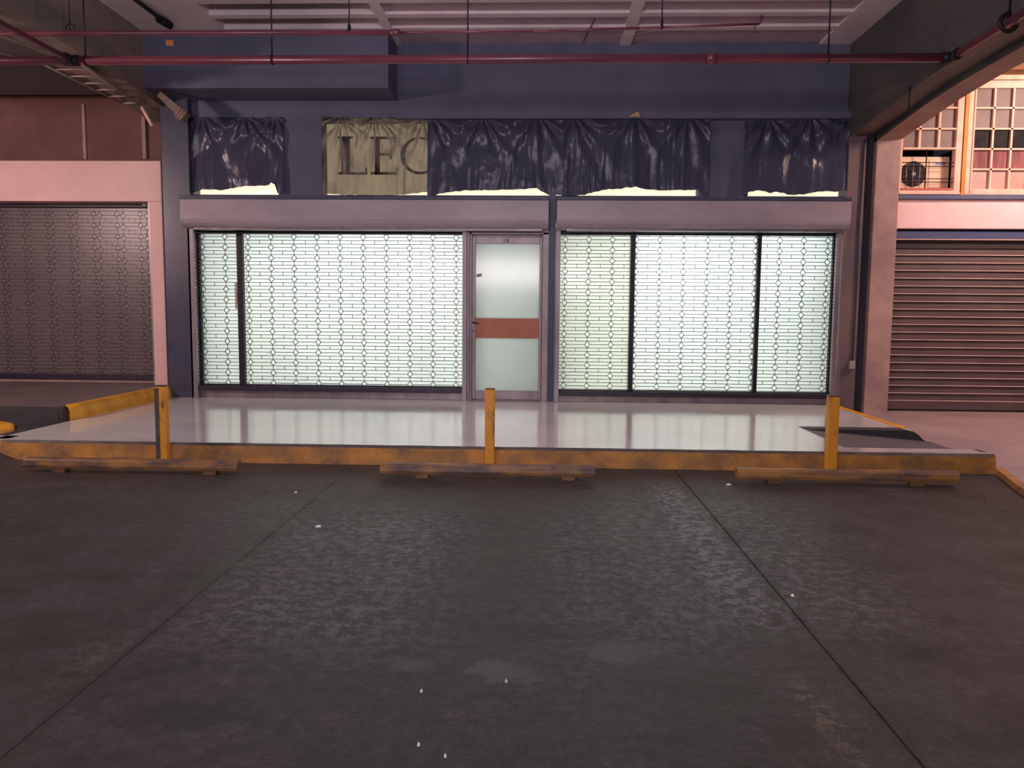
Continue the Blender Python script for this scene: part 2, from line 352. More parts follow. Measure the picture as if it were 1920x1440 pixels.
# kerb along the road
mb = MB()
n = 60; xs = [-4.97 + (4.02+4.97)*i/n for i in range(n+1)]
for i in range(n):
    a, b_ = xs[i], xs[i+1]
    j = lambda x: .006*noise.noise(Vector((x*4, 1, 2)))
    mb.add([(a, 7.00+j(a), 0), (b_, 7.00+j(b_), 0), (a, 7.025+j(a)*.5, .150), (b_, 7.025+j(b_)*.5, .150), (a, 7.045, ZW+.002), (b_, 7.045, ZW+.002), (a, 7.15, ZW+.002), (b_, 7.15, ZW+.002)],
           [(0, 1, 3, 2)], 0).add([(a, 7.025+j(a)*.5, .150), (b_, 7.025+j(b_)*.5, .150), (b_, 7.045, ZW+.002+j(b_)*.4), (a, 7.045, ZW+.002+j(a)*.4)], [(0, 1, 2, 3)], 1)
    mb.add([(a, 7.045, ZW+.002+j(a)*.4), (b_, 7.045, ZW+.002+j(b_)*.4), (b_, 7.065+j(b_)*2, ZW+.002), (a, 7.065+j(a)*2, ZW+.002)], [(0, 1, 2, 3)], 1)
    mb.add([(a, 7.06+j(a)*2, ZW+.002), (b_, 7.06+j(b_)*2, ZW+.002), (b_, 7.15, ZW+.001), (a, 7.15, ZW+.001)], [(0, 1, 2, 3)], 2)
mb.add([(4.02, 7.0, 0), (4.02, 7.3, 0), (4.02, 7.3, ZW), (4.02, 7.06, ZW), (4.02, 7.02, .15)], [(0, 1, 2, 3, 4)], 0)
mb.add([(XR-.02, 7.13, ZW+.001), (4.02, 7.13, ZW+.001), (4.02, 7.3, ZW+.001), (XR-.02, 7.3, ZW+.001)], [(0, 1, 2, 3)], 1)
# left end: the kerb line turns back
mb.add([(-4.97, 7.0, 0), (-4.97, 7.045, ZW), (-5.15, 7.12, ZW), (-5.2, 7.05, 0)], [(0, 1, 2, 3)], 0)
mb.extr([(-5.2, 7.05, 0), (-5.2, 7.09, ZW), (-9, 7.25, ZW), (-9, 7.2, 0)], (0, .12, 0), 0)
mb.add([(-4.97, 7.045, ZW), (-5.2, 7.09, ZW), (-5.2, 7.3, ZW), (-4.97, 7.3, ZW)], [(0, 1, 2, 3)], 2)
struct(mb.build('kerb', [M['yellow_old'], M['kerbtop'], M['walk']]))

# right hand floor, a little above the road
mb = MB()
mb.extr([(4.02, 7.03, -.05), (3.86, 6.32, -.05), (3.5, 4.9, -.05), (9, 3.0, -.05), (16, 3.0, -.05), (16, 16, -.05), (XR, 16, -.05), (XR, 7.03, -.05)][::-1], (0, 0, .05+ZRF), 0)
struct(mb.build('floor', M['rightfloor']))
mb = MB(); mb.extr([(4.03, 7.04, 0), (3.80, 6.32, 0), (3.44, 4.9, 0), (3.50, 4.9, 0), (3.87, 6.32, 0), (4.10, 7.04, 0)], (0, 0, ZRF+.002), 0)
struct(mb.build('kerb', M['yellow_old']))

# left raised platform, its yellow kerb, the dark ramp before it
struct(B(-16, XL-.14, 8.35, 12, 0, ZP).build('sidewalk', M['platform']))
struct(B(-16, XL-.14, 8.335, 8.352, 0, ZP-.002).build('trim_1', M['rampdark']))
mb = MB()
mb.extr([(XL, 8.55, 0), (XL, 8.55, ZP-.10), (XL-.01, 8.55, ZP-.03), (XL-.05, 8.55, ZP+.004), (XL-.145, 8.55, ZP+.004), (XL-.145, 8.55, 0)], (0, 2.34, 0), 0)
mb.extr([(XL, 8.55, 0), (XL, 8.55, ZP-.10), (XL-.01, 8.55, ZP-.03), (XL-.05, 8.55, ZP+.004), (XL-.145, 8.55, ZP+.004), (XL-.145, 8.55, 0)], (-.02, -.001, 0), 0)
mb.add([(XL, 8.55, ZW), (XL, 8.55, ZP-.10), (XL-.01, 8.55, ZP-.03), (XL-.05, 8.55, ZP+.004), (XL-.145, 8.55, ZP+.004),
        (XL-.03, 8.37, ZW), (XL-.04, 8.38, ZP-.11), (XL-.05, 8.40, ZP-.06), (XL-.09, 8.44, ZP-.02), (XL-.145, 8.47, ZP)],
       [(0, 1, 6, 5), (1, 2, 7, 6), (2, 3, 8, 7), (3, 4, 9, 8)], 0, True)
struct(mb.build('kerb', M['yellow']))
mb = MB()
mb.add([(XL, 7.35, ZW-.004), (XL, 8.36, ZW-.004), (-5.9, 8.36, .13), (-16, 8.36, .13), (-16, 7.0, .10), (-5.9, 7.15, .13)], [(0, 1, 2, 3, 4, 5)], 0)
struct(mb.build('ramp', M['rampdark']))
mb = MB()
mb.extr([(-5.27, 7.46, .08), (-5.27, 7.66, .08), (-5.50, 8.0, .08), (-5.68, 8.12, .08), (-8, 8.14, .08), (-8, 7.5, .08)], (0, 0, .11), 0)
struct(mb.build('kerb', M['yellow'], bevel=.03))

# ------------------------------------------------------------------ back wall and columns
zS0, zS1 = 2.945, 3.93      # transom band
zc = 4.98
mb = MB()
mb.box(-4.86, 4.0, 10.82, 11.3, zS1, 5.2)                    # wall band over the transoms
for a, b_ in ((X_(520, 300, 10.8), X_(605, 300, 10.8)), (X_(1312, 300, 10.8), X_(1405, 300, 10.8)), (X_(1586, 300, 10.8), 4.0), (-5.0, X_(347, 300, 10.8))):
    mb.box(a, b_, 10.82, 11.3, 2.5, zS1)
mb.box(-4.86, 4.0, 10.80, 11.3, 2.62, zS0)                    # sill band behind the housings
struct(mb.build('wall_back', M['navy']))
struct(B(-5.12, -1.96, 10.2, 10.83, 4.19, 5.1).build('beam', M['navy']))      # deeper block under the ceiling
struct(B(-1.96, 4.0, 10.70, 10.82, 3.93, 4.02).build('trim_2', M['navy']))
# columns
struct(B(-5.14, -4.76, YF-.06, 11.3, 0, 4.2).build('column', M['black_film'], bevel=.01))
struct(B(-4.77, X_(358, 600, YF), YF+.05, 11.3, 0, 2.7).build('column', M['navy_dark']))
struct(B(X_(1027.5, 550, YF), X_(1040.5, 550, YF), YF-.04, 11.2, 0, 2.97).build('column', M['navy_dark']))
struct(B(X_(1576, 600, YF), 4.02, YF+.03, 11.3, 0, 2.8).build('column', M['navy_dark']))
struct(B(4.0, 4.225, YF-.03, 11.3, 0, 3.72).build('pillar', worn('pilaster_paint', srgb(128, 102, 100), srgb(96, 84, 92), 1.0, .6), bevel=.008))
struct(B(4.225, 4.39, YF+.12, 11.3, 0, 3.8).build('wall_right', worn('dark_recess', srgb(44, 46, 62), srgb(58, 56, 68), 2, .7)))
struct(B(4.38, 4.70, 10.78, 11.3, 0, 3.72).build('pillar', M['pillar'], bevel=.01))

# right beam: stepped, gently haunched underside, runs over the viewer
A0 = [(11.3, 3.66), (10.75, 3.70), (10.39, 3.72), (9.12, 3.82), (8.6, 3.86), (6, 3.87), (-3, 3.87)]
A1 = [(11.3, 3.74), (10.78, 3.79), (9.96, 3.83), (9.14, 3.91), (7.7, 3.945), (6, 3.95), (-3, 3.95)]
Bz = [(11.3, 3.60), (10.77, 3.665), (9.43, 3.80), (8.6, 3.84), (7.6, 3.85), (6, 3.86), (-3, 3.86)]
def interp(pr, y):
    for (ya, za), (yb, zb) in zip(pr, pr[1:]):
        if ya >= y >= yb: t = (ya-y)/(ya-yb); return za+(zb-za)*t
    return pr[-1][1]
mb = MB(); ys = [11.3-.25*i for i in range(58)]
for a, b_ in zip(ys, ys[1:]):
    za, zb = interp(A0, a), interp(A0, b_); ka, kb = interp(A1, a), interp(A1, b_); qa, qb = interp(Bz, a), interp(Bz, b_)
    mb.add([(4.0, a, 5.2), (4.0, b_, 5.2), (4.0, b_, zb), (4.0, a, za)], [(0, 1, 2, 3)], 0)
    mb.add([(4.0, a, za), (4.0, b_, zb), (4.38, b_, kb), (4.38, a, ka)], [(0, 1, 2, 3)], 1)
    mb.add([(4.38, a, ka), (4.38, b_, kb), (4.38, b_, qb), (4.38, a, qa)], [(0, 1, 2, 3)], 0)
    mb.add([(4.38, a, qa), (4.38, b_, qb), (4.70, b_, qb+.02), (4.70, a, qa+.02)], [(0, 1, 2, 3)], 2)
    mb.add([(4.70, a, qa+.02), (4.70, b_, qb+.02), (4.70, b_, 5.2), (4.70, a, 5.2)], [(0, 1, 2, 3)], 2)
struct(mb.build('beam', [M['conc_r'], M['conc'], M['soffit']]))  # undersides paler, sides darker: light from below put into their colours

# left beam
A0 = [(11.3, 4.02), (10.7, 4.08), (9.5, 4.18), (8, 4.2), (-3, 4.2)]
mb = MB()
for a, b_ in zip(ys, ys[1:]):
    za, zb = interp(A0, a), interp(A0, b_)
    mb.add([(-5.1, a, 5.2), (-5.1, a, za), (-5.1, b_, zb), (-5.1, b_, 5.2)], [(0, 1, 2, 3)], 0)
    mb.add([(-5.1, a, za), (-5.55, a, za), (-5.55, b_, zb), (-5.1, b_, zb)], [(0, 1, 2, 3)], 0)
    mb.add([(-5.55, a, za), (-5.55, a, 5.2), (-5.55, b_, 5.2), (-5.55, b_, zb)], [(0, 1, 2, 3)], 0)
struct(mb.build('beam', M['conc']))

# ceiling with shallow coffers between cross ribs
mb = MB()
ZC = 4.90
mb.box(-16, 16, -4, 14, 5.06, 5.2, 1)
ribX = [(-5.1, -4.02), (-2.02, -1.90), (1.00, 1.14), (3.60, 4.0)]
for a, b_ in ribX: mb.box(a, b_, -4, 10.82, ZC, 5.1, 0)
for (xa, xb, dep) in ((-4.02, -2.02, .16), (-1.90, 1.00, .035), (1.14, 3.60, .035)):
    mb.box(xa, xb, -4, 10.82, ZC+dep, 5.09, 1)
    y = 10.28
    while y > -3:
        mb.box(xa, xb, y-.12, y, ZC, 5.1, 0); y -= .465
mb.box(-16, -5.55, -4, 10.62, 4.22, 5.1, 2); mb.box(-16, -5.55, 10.6, 14, 4.75, 5.1, 2)  # left slab lowered and dark, shaped to shade the top of the wall
mb.box(4.70, 16, -4, 9.2, 4.95, 5.1, 1)
struct(mb.build('ceiling', [M['ceil'], M['ceilpanel'], M['conc_r']]))

# interior of the shop, seen only as light through the frosted film
mb = MB()
x0, x1 = -4.7, 3.95
mb.box(x0, x1, 14.0, 14.1, 0, 2.9); mb.box(x0-.1, x0, 11.0, 14.1, 0, 2.9); mb.box(x1, x1+.1, 11.3, 14.1, 0, 2.9)
mb.box(x0, x1, 11.0, 14.1, 2.82, 2.9); mb.box(x0, x1, 11.0, 14.1, .05, .16)
struct(mb.build('wall_interior', M['intwall']))
# back of the place behind the camera and at the far sides
struct(B(-16, 16, -6.2, -6, 0, 5.2).build('wall_rear', M['conc_r']))

# ------------------------------------------------------------------ shopfront windows
YG = 10.93   # film plane
def zz(y, x=960, Y=YG): return Z_(x, y, Y)
def window(name, xl, xr, zl, zt, mulls, panes, frame_l=.11, frame_r=.11):
    """xl..xr outer; aluminium outer jambs, dark inner frame, mullions, film panes"""
    w_ = thing(name, None, None, ((xl+xr)/2, YG, zl)); w_['kind'] = 'structure'
    fr = MB()
    fr.box(xl, xl+.05, YF-.06, YG+.02, ZW, zt+.08); fr.box(xr-.05, xr, YF-.06, YG+.02, ZW, zt+.08)
    fr.box(xl+.05, xr-.05, YF-.02, YG+.02, ZW, zl-.065)
    fr.build('window_frame', M['alu'], w_, .004)
    dk = MB()
    dk.box(xl+.05, xr-.05, YG-.06, YG+.02, zl-.065, zl); dk.box(xl+.05, xr-.05, YG-.06, YG+.02, zt, zt+.12)
    dk.box(xl+.05, xl+.05+frame_l, YG-.06, YG+.02, zl, zt); dk.box(xr-.05-frame_r, xr-.05, YG-.06, YG+.02, zl, zt)
    dk.build('inner_frame', M['darkframe'], w_)
    for a, b_ in mulls: B(a, b_, YG-.07, YG+.02, zl, zt).build('mullion', M['darkframe'], w_)
    ed = [xl+.05+frame_l] + [v for mm in mulls for v in mm] + [xr-.05-frame_r]
    for k in range(0, len(ed), 2):
        B(ed[k], ed[k+1], YG-.003, YG+.003, zl, zt).build('pane', M[panes[k//2]], w_)
    return w_
ZG0 = zz(722, 660); ZGT = zz(440, 660)
window('window_1', X_(358, 560, YF), X_(881, 560, YF), ZG0, ZGT, [(X_(449, 560, YG), X_(459.5, 560, YG))], ['film', 'film'], .032, .05)
window('window_2', X_(1040, 560, YF), X_(1577, 600, YF), zz(733, 1300), zz(442, 1300),
       [(X_(1180, 560, YG), X_(1188.5, 560, YG)), (X_(1415, 560, YG), X_(1422, 560, YG))], ['film_y', 'film', 'film'], .012, .05)

# door
dx0, dx1 = X_(881, 600, YF), X_(1022, 600, YF)
d = thing('door_1', None, None, ((dx0+dx1)/2, YF, ZW)); d['kind'] = 'structure'
xa, xb = X_(885, 600, YF), X_(1015, 600, YF)
ga, gb = X_(891.5, 600, YF), X_(1010.5, 600, YF)
zb0, zb1 = Z_(950, 733, YF), Z_(950, 634, YF); zo1 = Z_(950, 597, YF); zt1 = Z_(950, 457, YF); zd = Z_(950, 443, YF)
fr = MB(); fr.box(dx0, xa, YF-.04, YG, ZW, zd+.05); fr.box(xb+.01, X_(1027.5, 600, YF), YF-.04, YG, ZW, zd+.05); fr.box(dx0, X_(1027, 600, YF), YF-.04, YG, zd+.02, 2.62)
fr.box(dx0, ga-.01, YF+.052, YG, ZW, zd+.03); fr.box(gb+.01, X_(1027.5, 600, YF), YF+.052, YG, ZW, zd+.03); fr.box(ga-.01, gb+.01, YF+.052, YG, zt1+.01, zd+.03); fr.box(ga-.01, gb+.01, YF+.052, YG, ZW, zb0-.01)
fr.build('door_frame', M['alu'], d, .004)
lf = MB(); lf.box(xa, ga, YF, YF+.05, ZW+.02, zd); lf.box(gb, xb, YF, YF+.05, ZW+.02, zd); lf.box(ga, gb, YF, YF+.05, zt1, zd)
lf.box(ga, gb, YF, YF+.05, ZW+.02, zb0); lf.build('door_leaf', M['alu'], d, .004)
B(ga, gb, YF+.02, YF+.026, zo1, zt1).build('upper_pane', M['film_door'], d)
B(ga, gb, YF+.02, YF+.026, zb0, zb1).build('lower_pane', M['film_door'], d)
B(ga, gb, YF+.005, YF+.045, zb1, zo1).build('middle_panel', M['orange'], d, .003)
hx = X_(886.5, 604, YF); hz = Z_(886.5, 604, YF)
hd = MB(); hd.box(hx-.022, hx+.022, YF-.012, YF, hz-.22, hz+.05); hd.build('lock_plate', M['alu'], d, .003)
hd = MB(); hd.tube((hx, YF-.01, hz), (hx, YF-.06, hz), .016, 10).tube((hx, YF-.055, hz), (hx+.085, YF-.06, hz-.018), .010, 8).tube((hx, YF-.01, hz-.12), (hx, YF-.03, hz-.12), .012, 10)
hd.build('door_handle', M['steel'], d)
B(X_(955.5, 450, YF), X_(961, 450, YF), YF-.004, YF, Z_(953, 453.5, YF), Z_(953, 447, YF)).build('paper_tab', M['pink'], d)
fc = bpy.data.curves.new('door_number', 'FONT'); fc.body = '16'; fc.size = .078; fc.extrude = .002; fc.align_x = 'LEFT'; fc.materials.append(M['ink'])
fo = bpy.data.objects.new('door_number', fc); COL.objects.link(fo); fo.parent = d
fo.location = Vector((X_(944.5, 450, YF), YF-.004, Z_(945, 454.5, YF)))-d.location; fo.rotation_euler = (R(90), 0, 0)
def plate(name, x0, y0, x1, y1, Y, mat, label, cat, tilt=0, th=.003, group=None):
    a = atY(x0, y1, Y); c = atY(x1, y0, Y); cx, cz = (a.x+c.x)/2, (a.z+c.z)/2
    mb = MB(); hw, hh = (c.x-a.x)/2, (c.z-a.z)/2; ct, st = math.cos(tilt), math.sin(tilt)
    mb.extr([(cx+u*hw*ct-v*hh*st, Y, cz+u*hw*st+v*hh*ct) for u, v in ((-1, -1), (1, -1), (1, 1), (-1, 1))], (0, -th, 0))
    o = mb.build(name, mat); return tag(o, label, cat, group)
plate('paper_label', 893.5, 513.5, 903.5, 519, YF+.019, M['paperg'], 'small grey torn label stuck on the upper glass of the door', 'label', R(12))
plate('number_plate', 872, 456, 879, 462, YF-.04, M['ink'], 'tiny dark plate screwed on the frame left of the door', 'plate')
o = plate('paper_notice', 441, 530, 450, 580, YG-.01, M['paper'], 'narrow white paper strip taped on the film beside the left mullion', 'paper')  # these two strips stand in for a lit clear gap in the film
plate('paper_notice', 443.5, 548, 448.5, 566, YG-.016, M['sticker'], 'small orange slip on the white paper strip by the left mullion', 'paper')

# ------------------------------------------------------------------ roller grilles
def grille_mesh(x0, x1, z0, z1, cx0, cx1, ncol, dz0, dz1, nrow, Y, r=.0056, links=True):
    mb = MB(); pc = (cx1-cx0)/max(ncol-1, 1); pr = (dz0-dz1)/(nrow-1); dr = .036
    def rod(a, b_, k=r): mb.tube(a, b_, k, 4, 0, sm=False)
    for j in range(-1, nrow+1):
        zc_ = dz0-pr*j
        if 0 <= j < nrow:
            xs_ = [x0] + [cx0+pc*i for i in range(ncol)] + [x1]
            for i in range(len(xs_)-1):
                a = xs_[i]+(dr if i > 0 else 0); b_ = xs_[i+1]-(dr if i < len(xs_)-2 else 0)
                if b_ > a: rod((a, Y, zc_), (b_, Y, zc_))
            for i in range(ncol):
                cx = cx0+pc*i; P = []
                for k in range(8):
                    t = math.pi/4*k; rr = dr*(1 if k % 2 == 0 else .80); P.append(Vector((cx+rr*math.cos(t), Y, zc_+rr*math.sin(t)*1.12)))
                for k in range(8): rod(P[k], P[(k+1) % 8])
        for s_ in (1/3, 2/3):
            z = zc_-pr*s_
            if z0 < z < z1: rod((x0, Y, z), (x1, Y, z))
        if links:
            for i in range(ncol):
                cx = cx0+pc*i; a, b_ = min(z1, zc_-dr*1.12), max(z0, zc_-pr+dr*1.12)
                if a > b_: rod((cx, Y, a), (cx, Y, b_), r*.8)
                mx_ = cx+pc/2; a, b_ = zc_-pr/3, zc_-2*pr/3
                if mx_ < x1 and b_ > z0 and a < z1: rod((mx_, Y, a), (mx_, Y, b_), r*.8)
    return mb
YR = 10.66
def housing(name, x0, x1, zt, zb, yb=YF, depth=.36):
    """rounded roller box; returns mesh builder"""
    prof = [(yb, zt), (yb-depth, zt), (yb-depth, zb+.10), (yb-depth+.012, zb+.055), (yb-depth+.045, zb+.022), (yb-depth+.09, zb), (yb-.05, zb), (yb, zb)]
    mb = MB(); mb.extr([(x0, y, z) for y, z in prof], (x1-x0, 0, 0), 0, False); return mb
def roller(label, x0, x1, gx0, gx1, zt, zb, gz0, cols, rows, ncol, nrow, gl='galv'):
    t = thing('roller_grille', label, 'roller shutter', ((x0+x1)/2, YR, ZW))
    yh = YF-.36
    housing('housing', x0, x1, zt, zb).build('housing', M['mauve'], t, .006)
    B(x0+.0, x1, yh-.012, YF, zt, zt+.045).build('top_ledge', M['navy_dark'], t, .004)
    B(x0+.13, x1-.08, yh+.10, yh+.20, zb-.03, zb).build('lower_lip', M['alu'], t, .003)
    grille_mesh(gx0, gx1, gz0, zb, cols[0], cols[1], ncol, rows[0], rows[1], nrow, YR).build('grille_curtain', M['rod'], t)
    B(gx0, gx1, YR-.012, YR+.012, gz0-.075, gz0-.01).build('bottom_bar', M['darkframe'], t, .004)
    for a, b_ in ((gx0-.045, gx0+.012), (gx1-.012, gx1+.045)):
        B(a, b_, YR-.035, YR+.03, ZW, zb).build('guide_rail', M['alu'], t, .003)
    return t
YH = YF-.36
roller('long mauve roller box and closed link grille over the left window and door', X_(337, 400, YH), X_(1029, 400, YH), X_(373, 560, YR)-.05, X_(869, 560, YR),
       Z_(680, 374, YH), Z_(680, 426, YH), Z_(600, 724, YR),
       (X_(378.5, 441.5, YR), X_(855.5, 447.5, YR)), (Z_(620, 444.5, YR), Z_(620, 719.5, YR)), 12, 15)
roller('shorter mauve roller box and closed link grille over the three-pane right window', X_(1044, 400, YH), X_(1596, 400, YH), X_(1048, 560, YR), X_(1563, 600, YR),
       Z_(1320, 376, YH), Z_(1320, 428, YH), Z_(1320, 735, YR),
       (X_(1060, 449, YR), X_(1553, 449, YR)), (Z_(1060, 449, YR), Z_(1060, 723, YR)), 12, 15)

# ------------------------------------------------------------------ transoms: backlit sign boards and plastic sheets
YS = 11.02
def signboard(x0, x1, label):
    t = thing('sign_board', label, 'sign', ((x0+x1)/2, YS, zS0), 'backlit boards above the shopfront')
    B(x0, x1, YS, YS+.04, zS0, zS1).build('lit_panel', M['signpanel'], t); return t
s1 = signboard(X_(347, 300, 10.82), X_(520, 300, 10.82), 'backlit cream sign board behind the black plastic, above the left pane')
s2 = signboard(X_(605, 300, 10.82), X_(1312, 300, 10.82), 'wide backlit cream sign board whose letters LEC show through grey plastic')
s3 = signboard(X_(1405, 300, 10.82), X_(1586, 300, 10.82), 'backlit cream sign board behind torn black plastic at the right column')
YL = 10.86
def lx(x, Y=YL): return X_(x, 290, Y)
def lz(y, Y=YL): return Z_(720, y, Y)
zt_, zb_ = lz(257), lz(327)
def stroke(mb, xa, xb, ya, yb): mb.box(lx(xa), lx(xb), YL-.012, YL+.012, lz(yb), lz(ya))
mb = MB(); stroke(mb, 640, 656, 257, 327); stroke(mb, 634, 662, 256, 260); stroke(mb, 634, 688, 323, 327.5); stroke(mb, 684, 688, 314, 327)
mb.build('letter_l', M['ink'], s2)
mb = MB(); stroke(mb, 703, 712, 257, 327); stroke(mb, 695, 742, 256.5, 261); stroke(mb, 738, 742, 257, 268); stroke(mb, 710, 734, 287.5, 291.5); stroke(mb, 730.5, 735, 280, 298); stroke(mb, 695, 746, 322.5, 327.5); stroke(mb, 742, 746, 314, 326)
mb.build('letter_e', M['ink'], s2)
mb = MB(); cx, cz = lx(788), (zt_+zb_)/2; ry = (zt_-zb_)/2; rx = lx(788)-lx(751)
arc = []
for i in range(25):
    t = R(48+264*i/24); wdt = .012+.055*max(0, -math.cos(t))**1.3
    arc.append((Vector((cx+rx*math.cos(t), YL, cz+ry*math.sin(t))), Vector((cx+(rx-wdt)*math.cos(t), YL, cz+(ry-.03-wdt*.15)*math.sin(t)))))
for (a, b_), (c, e) in zip(arc, arc[1:]): mb.extr([a, c, e, b_], (0, -.02, 0))
mb.build('letter_c', M['ink'], s2)

def sheet(label, x0, x1, ztop, bot, Y, mat, pins, seed, amp=.020, cat='plastic sheet', nx=220, nz=70, group='plastic sheets tied over the sign'):
    """hanging plastic with folds fanning out from the pinned points; bot = [(x px, y px)...] ragged lower edge"""
    mb = MB(); P = []
    bx = [(X_(a, b_, Y), Z_(a, b_, Y)) for a, b_ in bot]
    def zb(x):
        if x <= bx[0][0]: return bx[0][1]
        for (xa, za), (xb_, zb2) in zip(bx, bx[1:]):
            if x <= xb_: return za+(zb2-za)*(x-xa)/max(xb_-xa, 1e-6)
        return bx[-1][1]
    pz = [X_(p, 225, Y) for p in pins]
    for j in range(nz+1):
        for i in range(nx+1):
            x = x0+(x1-x0)*i/nx; zt = ztop + .01*noise.noise(Vector((x*6, seed, 0)))
            low = zb(x) + .012*noise.noise(Vector((x*14, seed, 5)))
            z = zt+(low-zt)*j/nz; d_ = 0
            for k, p in enumerate(pz):
                dx_, dz_ = x-p, zt+.03-z; rr = math.hypot(dx_, dz_); an = math.atan2(dx_, dz_)
                wgt = math.exp(-rr*1.5)*min(1, rr*6)
                d_ += wgt*math.sin(an*11+k*1.7+2*noise.noise(Vector((an*2, rr*2, seed+k))))
            big = noise.noise(Vector((x*1.6, z*.8, seed)))
            fold = noise.noise(Vector((x*15+3*big, z*1.3, seed+3)))
            cr = noise.ridged_multi_fractal(Vector((x*3.4+seed, z*2.6, seed)), .9, 2.1, 4, .9, 2.0)
            dy = amp*(1.2*d_+.55*fold+.5*big) + .006*(cr-1) 
            dy += (j/nz)**2*.02
            P.append((x, min(Y-dy, 10.812), z))
    mb.add(P, [(j*(nx+1)+i, (j+1)*(nx+1)+i, (j+1)*(nx+1)+i+1, j*(nx+1)+i+1) for j in range(nz) for i in range(nx)], 0, True)
    return tag(mb.build('plastic_sheet', mat), label, cat, group)
YP = 10.775
ztop = Z_(720, 219, YP)
sheet('black plastic sheet hanging left, its torn hem showing a ragged cream strip', X_(342, 290, YP), X_(532, 290, YP), ztop,
      [(342, 366), (362, 366), (366, 361), (382, 355.5), (395, 356), (414, 357), (440, 352), (462, 349.5), (480, 350), (505, 347), (509, 342), (516, 346), (521, 362), (532, 364)], YP, M['sheet_black'], [380, 460, 515], 1.3)
sheet('dusty grey see-through plastic sheet with the letters LEC behind it', X_(603, 290, YP), X_(803, 290, YP), ztop,
      [(603, 362), (640, 366), (760, 366), (772, 364), (803, 360.5)], YP, M['sheet_grey'], [640, 706, 795], 4.1, .038, nx=200)
sheet('long black plastic sheet draped above the door, right of the grey sheet', X_(801, 290, YP-.02), X_(1059, 290, YP-.01), ztop,
      [(801, 368), (822, 365), (838, 361), (870, 358), (900, 357.5), (950, 356), (1008, 354), (1014, 359), (1026, 365), (1062, 367)], YP-.01, M['sheet_black'], [806, 905, 1010], 7.7)
sheet('black plastic sheet creased in a fan below the brown tape corner', X_(1054, 290, YP-.024), X_(1330, 290, YP-.02), ztop,
      [(1054, 368), (1095, 366), (1110, 362), (1130, 356.5), (1160, 354.5), (1192, 350.5), (1208, 355), (1240, 357.5), (1290, 357), (1313, 356), (1318, 366), (1330, 368)], YP-.02, M['sheet_black'], [1075, 1190, 1290], 11.2)
sheet('black plastic sheet knotted over the right column, its edge loose', X_(1395, 290, YP-.02), X_(1609, 290, YP-.02), ztop,
      [(1395, 366), (1404, 359), (1425, 358), (1445, 362), (1458, 360), (1475, 365), (1505, 366), (1520, 362), (1545, 359), (1580, 359.5), (1586, 358), (1609, 356)], YP-.02, M['sheet_black'], [1440, 1520, 1600], 15.5)
mb = MB(); mb.extr([tuple(atY(1178, 219, 10.68)), tuple(atY(1200, 219, 10.68)), tuple(atY(1197, 208.5, 10.68))], (0, -.004, 0))
tag(mb.build('tape_corner', M['tape']), 'small brown triangle of tape on the wall above the black plastic', 'tape')
plate('warning_sticker', 311, 75, 325, 86, 10.198, M['sticker'], 'small orange sticker on the dark beam below the upper pipe', 'sticker', R(-5))

# ------------------------------------------------------------------ left shop
YA = 10.86
jr0, jr1 = X_(279.5, 500, YA), X_(303.5, 380, YA)
zA, zB_ = Z_(150, 377.5, YA), Z_(150, 301, YA)
t = thing('shop_portal', 'pink painted portal frame around the closed grille of the left shop', 'shop front', (jr0, YA, ZP))
mb = MB(); mb.box(-12, jr1, YA, 11.3, zA, zB_); mb.build('header', M['pink'], t, .01)
B(X_(283.5, 500, YA), jr1, YA, 11.3, ZP-.16, zA).build('jamb', M['pink'], t, .006)
B(X_(279, 500, YA), X_(283.8, 500, YA), YA+.03, 11.3, ZP, zA).build('inner_jamb', M['alu'], t)
YB = 11.16
t = thing('roller_grille', 'dark closed link grille of the left shop inside the pink portal', 'roller shutter', (-7, YB, ZP))
zt2, zb2 = Z_(150, 388, YB), Z_(150, 701, YB)
gx1 = X_(279, 560, YB)+.06; pc = X_(83, 560, YB)-X_(40, 560, YB)
grille_mesh(-8.6, gx1, zb2, zt2, X_(18, 640, YB)-1.05, X_(18, 640, YB)-1.05+pc*9, 10, zt2-.10, zb2+.06, 15, YB, .0045).build('grille_curtain', M['rod2'], t)
B(-9, gx1, YB-.03, YB+.03, zt2, zA).build('head_rail', M['darkframe'], t)
mb = MB(); mb.box(-9, gx1, YB-.01, YB+.01, zb2-.085, zb2-.005)
for k in range(24): mb.box(gx1-.12-k*.165, gx1-.105-k*.165, YB-.014, YB-.01, zb2-.085, zb2)
mb.build('bottom_bar', M['darkframe'], t)
B(-9, gx1, YB-.02, YB+.06, ZP, zb2-.09).build('threshold', M['strip'], t, .005)
o = plate('paper_tag', 267, 380, 274, 385, YB-.04, M['paper'], 'tiny white tag in the top corner of the left dark grille', 'tag')
def darkglass():
    m, nt, b = newmat('dusty_dark_glass')
    L(nt, ramp(nt, tex(nt, 1.5, 6, .6), ((.3, srgb(122, 108, 110)), (.7, srgb(106, 96, 100)))), b.inputs['Base Color'])
    b.inputs['Roughness'].default_value = .32; return m
w3 = thing('window_3', None, None, (-7, 11.24, ZP)); w3['kind'] = 'structure'
B(-9, gx1+.1, 11.25, 11.27, ZP, zA+.05).build('pane', darkglass(), w3)
# brown wall above
struct(B(-16, -5.15, 11.31, 11.5, zB_-.3, 5.2).build('wall_left', M['brownwall']))
YC = 11.31
struct(B(X_(156, 250, YC), X_(161.5, 250, YC), YC-.02, YC, Z_(160, 299, YC), Z_(155, 196, YC)).build('trim_3', M['strip']))
struct(B(X_(269.5, 260, YC), X_(276, 260, YC), YC-.05, YC, Z_(270, 299, YC), Z_(270, 216, YC)).build('trim_4', M['strip']))

